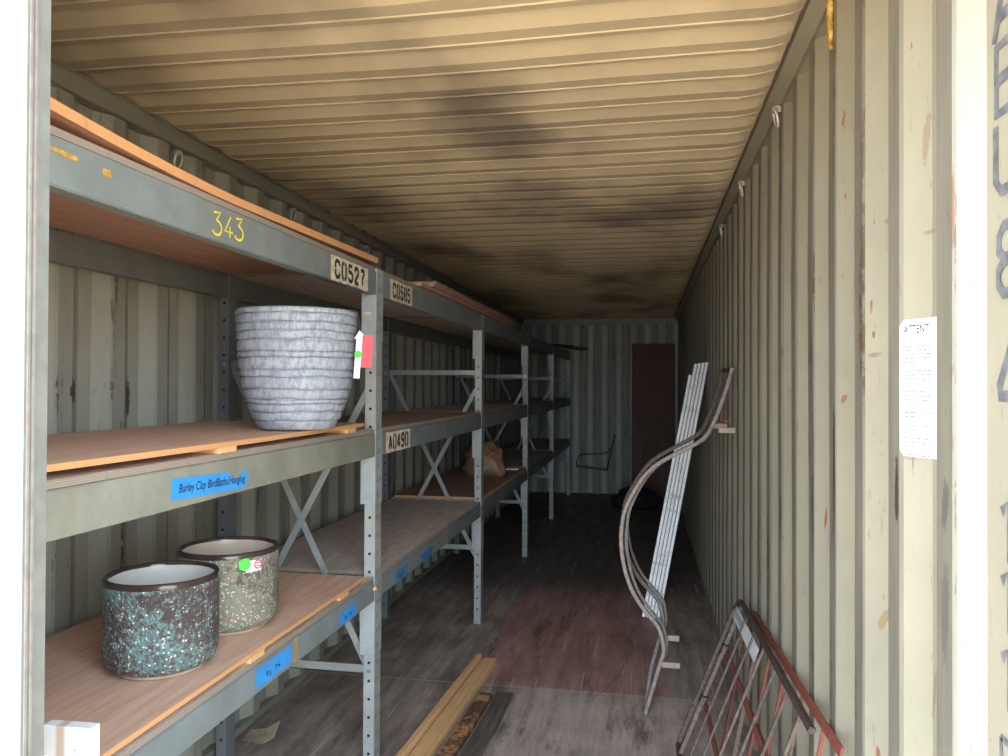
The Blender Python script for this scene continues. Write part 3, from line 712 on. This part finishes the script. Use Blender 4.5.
# tags tied to the ribbed planter
TY = 2.50
t = empty('price_tag', (-.955, TY, 1.70), 'white paper price tag with green dot hanging from the ribbed planter', 'tag')
mb = MB(); mb.sheet(0, .021, -.0006, .0006, 0, .15, 0, 0)
mt = Matrix.Translation((-.976, TY, 1.672)) @ Matrix.Rotation(.075, 4, 'Y'); mb.v = [tuple(mt @ Vector(p)) for p in mb.v]
mb.add([tuple(mt @ Vector(p)) for p in ((-.006, -.004, .135), (.012, -.009, .163), (.024, -.004, .15), (.020, -.002, .128))], [(0, 1, 2, 3)])
for k in range(5): mb.ribbon([(.006, .09-.014*k-.03*(k > 2)), (.015, .09-.014*k-.03*(k > 2))], .002, mt @ Vector((0, 0, 0)), (1, 0, -.075), (.075, 0, 1), (0, -.0012, 0), 1)
mb.build('tag_card', ['paper', 'print'], t)
mb = MB(); mb.disc(mt @ Vector((.010, -.0022, .082)), (1, 0, 0), (0, 0, 1), .0125, 18, 0); mb.build('green_dot', 'green', t)
mb = MB(); mb.tube([(PC[0]+.203, PC[1]-.02, 1.905), (-.972, TY+.02, 1.90), (-.966, TY, 1.86), (-.958, TY, 1.822)], .0016, 6); mb.tube([(-.972, TY+.02, 1.90), (-.957, TY+.002, 1.86), (-.952, TY+.002, 1.818)], .0016, 6); mb.build('string', 'string', t)
mb = MB(); mb.sheet(-.949, -.911, TY+.0035, TY+.0048, 1.708, 1.817, 0, 0)
t2 = mb.build('sale_tag', 'tag_red', loc=(-.93, TY+.004, 1.76)); t2.rotation_euler = (0, .06, 0)
tag(t2, 'plain red card tag hanging behind the white price tag', 'tag')
mb = MB(); mb.tube([(-.958, TY+.004, 1.822), (-.945, TY+.004, 1.815), (-.938, TY+.0042, 1.806)], .0014, 6); mb.build('string', 'string', t2)

# ------------------------------------------------------------------ sack, black stand, chair, bag, panel at the back
def blob(name, c, r, mat, label, cat, seed, amp=.25, flat_=.0):
    bm = bmesh.new(); bmesh.ops.create_icosphere(bm, subdivisions=4, radius=1)
    for v in bm.verts:
        d = 1+amp*noise.noise(v.co*1.4+Vector((seed, 0, 0)))+amp*.4*noise.noise(v.co*3.7+Vector((0, seed, 0)))+amp*.25*abs(noise.noise(v.co*8+Vector((0, 0, seed))))
        v.co = Vector((v.co.x*r[0]*d, v.co.y*r[1]*d, max(-r[2]*.75, v.co.z*r[2]*d)))
    me = bpy.data.meshes.new(name); bm.to_mesh(me); bm.free(); me.materials.append(M[mat])
    for p in me.polygons: p.use_smooth = True
    lo = min(v.co.z for v in me.vertices)
    o = bpy.data.objects.new(name, me); COL.objects.link(o); o.location = (c[0], c[1], c[2]-lo)
    return tag(o, label, cat)
blob('filled_sack', (-1.375, 6.62, .8615), (.185, .16, .165), 'sack', 'lumpy tan and orange plastic sack on the bottom level of third bay', 'sack', 3, .35)
blob('duffel_bag', (-.12, 10.55, .001), (.30, .18, .16), 'black', 'black soft bag slumped on the floor near the back wall', 'bag', 8, .3)
st = empty('folded_stand', (-1.0, 10.0, 2.146), 'black folded tripod stand lying across the rack top, sticking into the aisle', 'stand')
mb = MB(); mb.tube([(-1.42, 10.05, 2.160), (-.92, 9.98, 2.160)], .012); mb.build('centre_tube', 'black_metal', st)
for k, (dy, dz, e) in enumerate(((-.04, .0, -.74), (.04, .0, -.80), (.0, .022, -.72))):
    mb = MB(); mb.tube([(-1.38, 10.03+dy, 2.160+dz), (-1.12, 10.+dy*1.3, 2.162+dz), (e, 9.97+dy*.7, 2.105+dz)], .008); mb.build('leg', 'black_metal', st)
mb = MB(); mb.box(-1.26, -1.10, 9.97, 10.05, 2.1475, 2.19); mb.build('clamp', 'black_metal', st, bevel=.012)
# bent metal frame fixed low on the back wall
cy = 11.80; k = cy/11.87; Z0 = 1.65
fx_ = lambda x, z, dy=0.: (x*k, cy+dy, Z0+(z-Z0)*k)
ch = empty('bent_metal_frame', (-.78, YB-.02, .4), 'thin dark bent metal frame shaped like a seat, fixed low on the back wall', 'metal frame')
mb = MB(); mb.bar(fx_(-1.03, .42), fx_(-.57, .37), .05, .028); mb.build('seat_bar', 'black_metal', ch)
mb = MB(); mb.tube([fx_(-.57, .36), fx_(-.545, .50), fx_(-.50, .70), fx_(-.452, .905)], .009); mb.build('back_rod', 'black_metal', ch)
mb = MB(); mb.tube([fx_(-1.035, .41), fx_(-1.03, .50), fx_(-.99, .58), fx_(-.93, .605), fx_(-.66, .612), fx_(-.57, .635), fx_(-.52, .70)], .007); mb.build('arm_rod', 'black_metal', ch)
for (x, z) in ((-.9, .405), (-.62, .375)):
    mb = MB(); mb.tube([fx_(x, z), (x*k, YB+.02, Z0+(z-Z0)*k)], .012); mb.build('wall_mount', 'black_metal', ch)
mb = MB(); mb.box(-.20, .432, -.02, .02, 0, 2.29)
p1 = mb.build('tall_panel', 'red_panel', loc=(0, 0, 0), bevel=.004); p1.location = (0, 11.70, .002); p1.rotation_euler = (-.075, 0, 0)
tag(p1, 'tall dark red-brown panel leaning against the back wall', 'panel')

# ------------------------------------------------------------------ things on the floor
def plank(name, label, a, b, w, h, mat, group, mat2=None, jag=0):
    a = Vector(a); b = Vector(b); L_ = (b-a).length; mb = MB()
    nseg = 14; vs = []; 
    for i in range(nseg+1):
        y = L_*i/nseg; j = jag*random.uniform(-1, 1)
        vs += [(-w/2+j, y, 0), (w/2+jag*random.uniform(-1, 1), y, 0), (w/2+jag*random.uniform(-1, 1), y, h), (-w/2+j, y, h)]
    fs = [(3, 2, 1, 0), tuple(4*nseg+q for q in (0, 1, 2, 3))]
    for i in range(nseg):
        for q in range(4): fs.append((4*i+q, 4*i+(q+1) % 4, 4*i+4+(q+1) % 4, 4*i+4+q))
    mb.add(vs, fs); o = mb.build(name, mat, bevel=.002)
    o.location = a; o.rotation_euler = (0, math.asin((b.z-a.z)/L_), math.atan2(b.y-a.y, b.x-a.x)-PI/2)
    return tag(o, label, 'plank', group)
plank('wood_plank', 'narrow new pine board on edge, leftmost of the planks by the rack', (-1.085, 2.3, .001), (-.962, 4.50, .001), .028, .062, 'plank', 'planks on the floor')
plank('wood_plank', 'wide new pine board lying flat beside the narrow one', (-1.020, 2.3, .001), (-.898, 4.51, .001), .080, .038, 'plank', 'planks on the floor')
plank('wood_plank', 'mottled orange-brown rotten board between pine board and black board', (-.920, 2.2, .001), (-.822, 4.02, .001), .070, .028, 'plank_rot', 'planks on the floor', None, .004)
plank('wood_plank', 'blackened weathered board, rightmost of the planks on the floor', (-.805, 2.2, .001), (-.722, 4.04, .001), .085, .032, 'plank_dark', 'planks on the floor', None, .005)
mb = MB(); mb.sheet(-.043, .043, -.011, .011, 0, 1.095, 0, 0); wb = mb.build('white_board', 'peel', bevel=.0015); wb.location = (-.917, 1.12, .001); wb.rotation_euler = (0, 0, .03)
tag(wb, 'upright board with peeling white paint beside the door edge', 'board')
mb = MB(); mb.box(-.006, .006, -.006, .006, 0, 1.05); sk = mb.build('thin_stick', 'stick', bevel=.001); sk.location = (-.955, 1.098, .001)
tag(sk, 'thin bare tan stick standing against the white-painted board', 'stick')
mb = MB(); mb.add([(-1.83, 3.33, .004), (-1.72, 3.31, .003), (-1.69, 3.36, .012), (-1.68, 3.40, .075), (-1.75, 3.41, .03), (-1.84, 3.42, .01)], [(0, 1, 2, 4, 5), (2, 3, 4)])
tag(mb.build('cardboard_scrap', 'card', loc=(-1.76, 3.36, .004), solid=.002), 'crumpled tan cardboard scrap under the rack by the left wall', 'scrap')
mb = MB(); mb.tube([(-.10, 5.0, .002), (-.105, 4.75, .002), (-.14, 4.5, .002), (-.21, 4.25, .002), (-.27, 4.1, .002)], .0022, 6, ref=Vector((0, 0, 1)))
tag(mb.build('thin_wire', 'iron_light', loc=(-.15, 4.5, .002)), 'thin curved wire lying on the reddish floor', 'wire')

# five channels leaning on the right wall
for i in range(5):
    s = MB(); w, d = .021, .022
    top = Vector((.352+.0275*i, 6.10, 1.815+.004*i)); bot = Vector((-.010+.0255*i, 5.63-.008*i, .004))
    if i == 0: top = bot+(top-bot)*.955
    sec = [(-d/2, -w/2), (d/2, -w/2), (d/2, -w/2+.004), (-d/2+.010, -w/2+.006), (-d/2+.010, w/2-.006), (d/2, w/2-.004), (d/2, w/2), (-d/2, w/2)]
    s.sweep([bot, top], [(-x, y) for x, y in sec][::-1], Vector((0, 1, 0)))
    nm = ['leftmost, slightly shorter', 'second from left', 'middle', 'second from right', 'rightmost'][i]
    tag(s.build('metal_channel', 'channel', loc=bot), '%s of the five scuffed white channels leaning on right wall' % nm, 'metal channel', 'white channels leaning on the wall')

# curved iron frame
prof = [(.002, 0), (.037, .119), (.076, .245), (.093, .300), (.091, .345), (.066, .425), (-.009, .511), (-.065, .597), (-.105, .710), (-.123, .845), (-.110, .973), (-.073, 1.066), (-.016, 1.161), (.051, 1.229), (.138, 1.283), (.23, 1.331), (.291, 1.369), (.332, 1.421), (.374, 1.515), (.418, 1.641), (.448, 1.745)]
def smooth(p, n=4):
    out = []
    for i in range(len(p)-1):
        a, b, c, d = p[max(0, i-1)], p[i], p[i+1], p[min(len(p)-1, i+2)]
        for k in range(n):
            t = k/n
            out.append(tuple(.5*((2*b[q])+(-a[q]+c[q])*t+(2*a[q]-5*b[q]+4*c[q]-d[q])*t*t+(-a[q]+3*b[q]-3*c[q]+d[q])*t**3) for q in range(len(a))))
    return out+[p[-1]]
SP = smooth(prof)
fr = empty('curved_iron_frame', (.1, 4.2, 0), 'S-curved wrought iron frame with two legs leaning against the right wall', 'metal frame')
for k, dy in enumerate((0, .53)):
    Yf = (lambda z: 3.97+.25*z/1.745) if k == 0 else (lambda z: 3.97+.06+.66*z/1.745)
    ZO = lambda z: min(.10, .002+z)*(1 if z < .4 else max(.04, 1-.96*(z-.4)/.7))
    zo = .002 if k == 0 else .10
    zt_ = .002 if k == 0 else ZO(1.42)
    s = MB(); s.sweep([(x, Yf(z), (z+.002) if (k == 0 or z > .02) else .002) for x, z in SP] if k == 0 else [(x, Yf(z), z+ZO(z)) for x, z in SP], [(-.013, -.011), (.013, -.011), (.013, .011), (-.013, .011)], Vector((0, 1, 0)))
    lg = s.build('curved_leg', 'iron_light' if k == 0 else 'iron', fr, bevel=.004)
    s = MB(); s.sweep([(x+.004+.022*math.sin(PI*min(1, max(0, z/1.745))), Yf(z)+.040, z+(.004 if k == 0 else ZO(z)+.002)) for x, z in SP if z < 1.42], [(-.004, -.007), (.004, -.007), (.004, .007), (-.004, .007)], Vector((0, 1, 0)))
    s.build('inner_strip', 'iron', lg)
    s = MB(); s.box(.085, .175, Yf(.25)-.012, Yf(.25)+.012, .230+zo, .258+zo); s.build('mounting_tab', 'tab', lg, bevel=.002)
    s = MB(); s.box(.375, .458, Yf(1.42)-.012, Yf(1.42)+.012, 1.405+zt_, 1.433+zt_); s.build('mounting_tab', 'tab', lg, bevel=.002)
s = MB(); s.bar((.447, 4.22, 1.735), (.447, 4.69, 1.742), .02, .02, (1, 0, 0)); s.build('cross_bar', 'rust_dark', fr)
s = MB(); s.sweep(smooth([(.440, 4.30, 1.70), (.425, 4.34, 1.62), (.41, 4.36, 1.55), (.405, 4.36, 1.49), (.43, 4.30, 1.46), (.44, 4.27, 1.50)]), [(-.012, -.001), (.012, -.001), (.012, .001), (-.012, .001)], Vector((0, 1, 0)))
tag(s.build('orange_strap', 'orange_strap', loc=(.43, 4.3, 1.55)), 'short orange strap dangling behind the top of curved iron frame', 'strap')

# rusty lattice panels
def lattice(name, label, A_, U_, V_, lng, bars, mids, mat_frame, mat_tr, mat_mid, r, flatbar, seed, clamps=()):
    root = empty(name, (A_[0]+V_[0], A_[1]-lng/2, 0), label, 'lattice panel')
    A_ = Vector(A_); U_ = Vector(U_).normalized(); V_ = Vector(V_); N_ = U_.cross(V_).normalized()
    P = lambda u, v: A_+U_*u+V_*v
    cr_ = .10
    pts = [P(lng, 0), P(lng*.6, 0), P(.3, 0)]+[P(cr_*(1-math.sin(t*PI/12)), cr_*1.2*(1-math.cos(t*PI/12))) for t in range(0, 7)]+[P(0, .4), P(0, .75), P(0, 1), P(.02, 1), P(lng*.5, 1), P(lng, 1)]
    s = MB(); s.sweep(pts, flatbar, N_); s.build('outer_frame', mat_frame, root, bevel=.002)
    for k, u in enumerate(bars):
        s = MB(); w = .016 if k == 0 else .009
        s.bar(P(u, .02), P(u, .99), w, w, N_); s.build('cross_bar', mat_tr if k % 3 == 0 else mat_frame, root)
    for k, v_ in enumerate(mids):
        s = MB(); s.bar(P(.06, v_)+N_*.010, P(lng-.02, v_)+N_*.010, .006, .024, N_); s.build('long_bar', mat_mid, root)
    for (u, v_) in clamps:
        s = MB(); q = P(u, v_); mt = Matrix.Translation(q) @ Matrix((U_, V_.normalized(), N_)).transposed().to_4x4()
        s.box(-.022, .030, -.02, .02, -.012, .02, 0, mt); s.build('joint_clamp', mat_frame, root, bevel=.004)
    return root, P, N_
fb = [(-.009, -.009), (.009, -.009), (.009, .009), (-.009, .009)]
fb2 = [(-.003, -.014), (.003, -.014), (.003, .014), (-.003, .014)]
lp, P, N_ = lattice('lattice_panel', 'front rusty iron lattice panel with rounded corner leaning on the right wall', (.436, 3.79, .658), (0, -1, .050), (-.285, -.165, -.632), 1.62,
    [.13, .34, .56, .80, 1.05, 1.28, 1.48], [.30, .64], 'rust_dark', 'rust_pale', 'rust_red', .009, fb, 1, [(.13, .30), (.13, .64), (.95, .64)])
s = MB()
q = [P(.10, .035), P(.80, .035), P(.80, .105), P(.10, .105)]
s.add([x-N_*.013 if N_.x > 0 else x+N_*.013 for x in q], [(0, 1, 2, 3)], 0)
off = -N_*.0142 if N_.x > 0 else N_*.0142
for (ua, ub) in ((.13, .135), (.36, .375), (.39, .40), (.62, .635), (.65, .66)): s.add([P(ua, .03)+off, P(ub, .045)+off, P(ub, .11)+off, P(ua, .095)+off], [(0, 1, 2, 3)], 1)
for k in range(9): s.add([P(.16+.022*k, .05)+off, P(.17+.022*k, .05)+off, P(.17+.022*k, .085)+off, P(.16+.022*k, .085)+off], [(0, 1, 2, 3)], 2)
s.build('label_strip', ['label_strip', 'ink', 'print'], lp, solid=.0006)
lattice('lattice_panel', 'red-rusted iron lattice panel behind the front one against the wall', (.461, 3.56, .668), (0, -1, .070), (-.155, -.12, -.655), 1.60,
    [.30, .58, .86, 1.14, 1.42], [.45], 'rust_red', 'rust_pale', 'rust_dark', .009, fb2, 2)

# ------------------------------------------------------------------ wall fittings
def ring(p, side, label):
    root = empty('lashing_ring', p, label, 'ring', 'lashing rings along the wall tops')
    s = MB(); c = Vector(p); sgn = -side
    s.tube([c+Vector((sgn*(.012+.008*math.sin(t)), .024*math.cos(t), .034*math.sin(t)-.02)) for t in [2*PI*i/20 for i in range(20)]], .0055, 8, ref=Vector((0, 0, 1)), closed=True); s.build('ring_loop', 'ring_shine', root)
    s = MB(); s.box(c.x-.006, c.x+.022*sgn if sgn > 0 else c.x+.006, c.y-.012, c.y+.012, c.z-.004, c.z+.02) if sgn > 0 else s.box(c.x-.022, c.x+.006, c.y-.012, c.y+.012, c.z-.004, c.z+.02); s.build('staple', 'ring', root, bevel=.003)
for k, y in enumerate((2.892, 3.92, 4.948)): ring((XR-.004, y, 2.632), 1, ['nearest', 'middle', 'farthest'][k]+' steel lashing ring at the top of the right wall')
for k, y in enumerate((2.84, 3.88, 5.0)): ring((XL+.005, y, 2.575), -1, ['nearest', 'middle', 'farthest'][k]+' steel lashing ring at the top of the left wall')
s = MB(); yb = 2.118
pts = [(XR-.002, yb+.005*math.sin(i*1.3), 2.668-.0113*i) for i in range(14)]
vs = []; n = 8
for i, p in enumerate(pts):
    r = (.010+.006*noise.noise(Vector((0, 0, i*.9))))*(1-.045*i)+.003
    for j in range(n): vs.append((p[0]+r*.9*math.cos(2*PI*j/n), p[1]+r*math.sin(2*PI*j/n), p[2]))
s.add(vs, [(i*n+j, i*n+(j+1) % n, (i+1)*n+(j+1) % n, (i+1)*n+j) for i in range(len(pts)-1) for j in range(n)]+[tuple(range(n))[::-1], tuple(range(len(vs)-n, len(vs)))], 0, True)
tag(s.build('foam_drip', 'foam', loc=(XR, yb, 2.6)), 'amber dried foam drip on the right wall under the ceiling', 'drip')
# notice sheet in the recess of the right wall
nt = empty('notice_sheet', (XR+.01, 1.55, 1.51), 'white ATTENTION notice with rounded corners stuck to the right wall', 'notice')
s = MB(); za, zb = 1.522, 1.775
sa = Vector((XR, 1.574, 0)); sb = Vector((XR+REC, 1.5085, 0)); ud = (sb-sa).normalized(); nn = Vector((ud.y, -ud.x, 0)); LS = (sb-sa).length
sa = sa+nn*.0015
Q = lambda t, z, d=0.: sa+ud*t+nn*d+Vector((0, 0, z))
s.add([Q(.003, za+.010), Q(.012, za), Q(LS, za), Q(LS, zb), Q(.012, zb), Q(.003, zb-.010)], [(0, 1, 2, 3, 4, 5)])
s.quad(Q(LS, za), Vector((XR+REC-.0015, 1.452, za)), Vector((XR+REC-.0015, 1.452, zb)), Q(LS, zb))
s.build('notice_paper', 'paper', nt)
s = MB()
s.text('ATTENT', Q(.012, 1.749), ud, (0, 0, 1), .016, nn*.0008, 0, (.058,), .02)
s.build('notice_heading', 'print_bold', nt)
s = MB(); z = 1.724
for para in (5, 4, 4, 2, 2, 3, 2):
    for k in range(para):
        y = .013; e = LS-.001 if k < para-1 else .04
        while y < e:
            w = random.choice((.005, .008, .011, .014)); a, b = y, min(e, y+w)
            s.quad(Q(a, z, .0008), Q(b, z, .0008), Q(b, z+.0032, .0008), Q(a, z+.0032, .0008), 1); y += w+.003
        z -= .0075
    z -= .0085
tag(s.build('notice_lines', ['print_bold', 'print'], nt), kind='stuff')
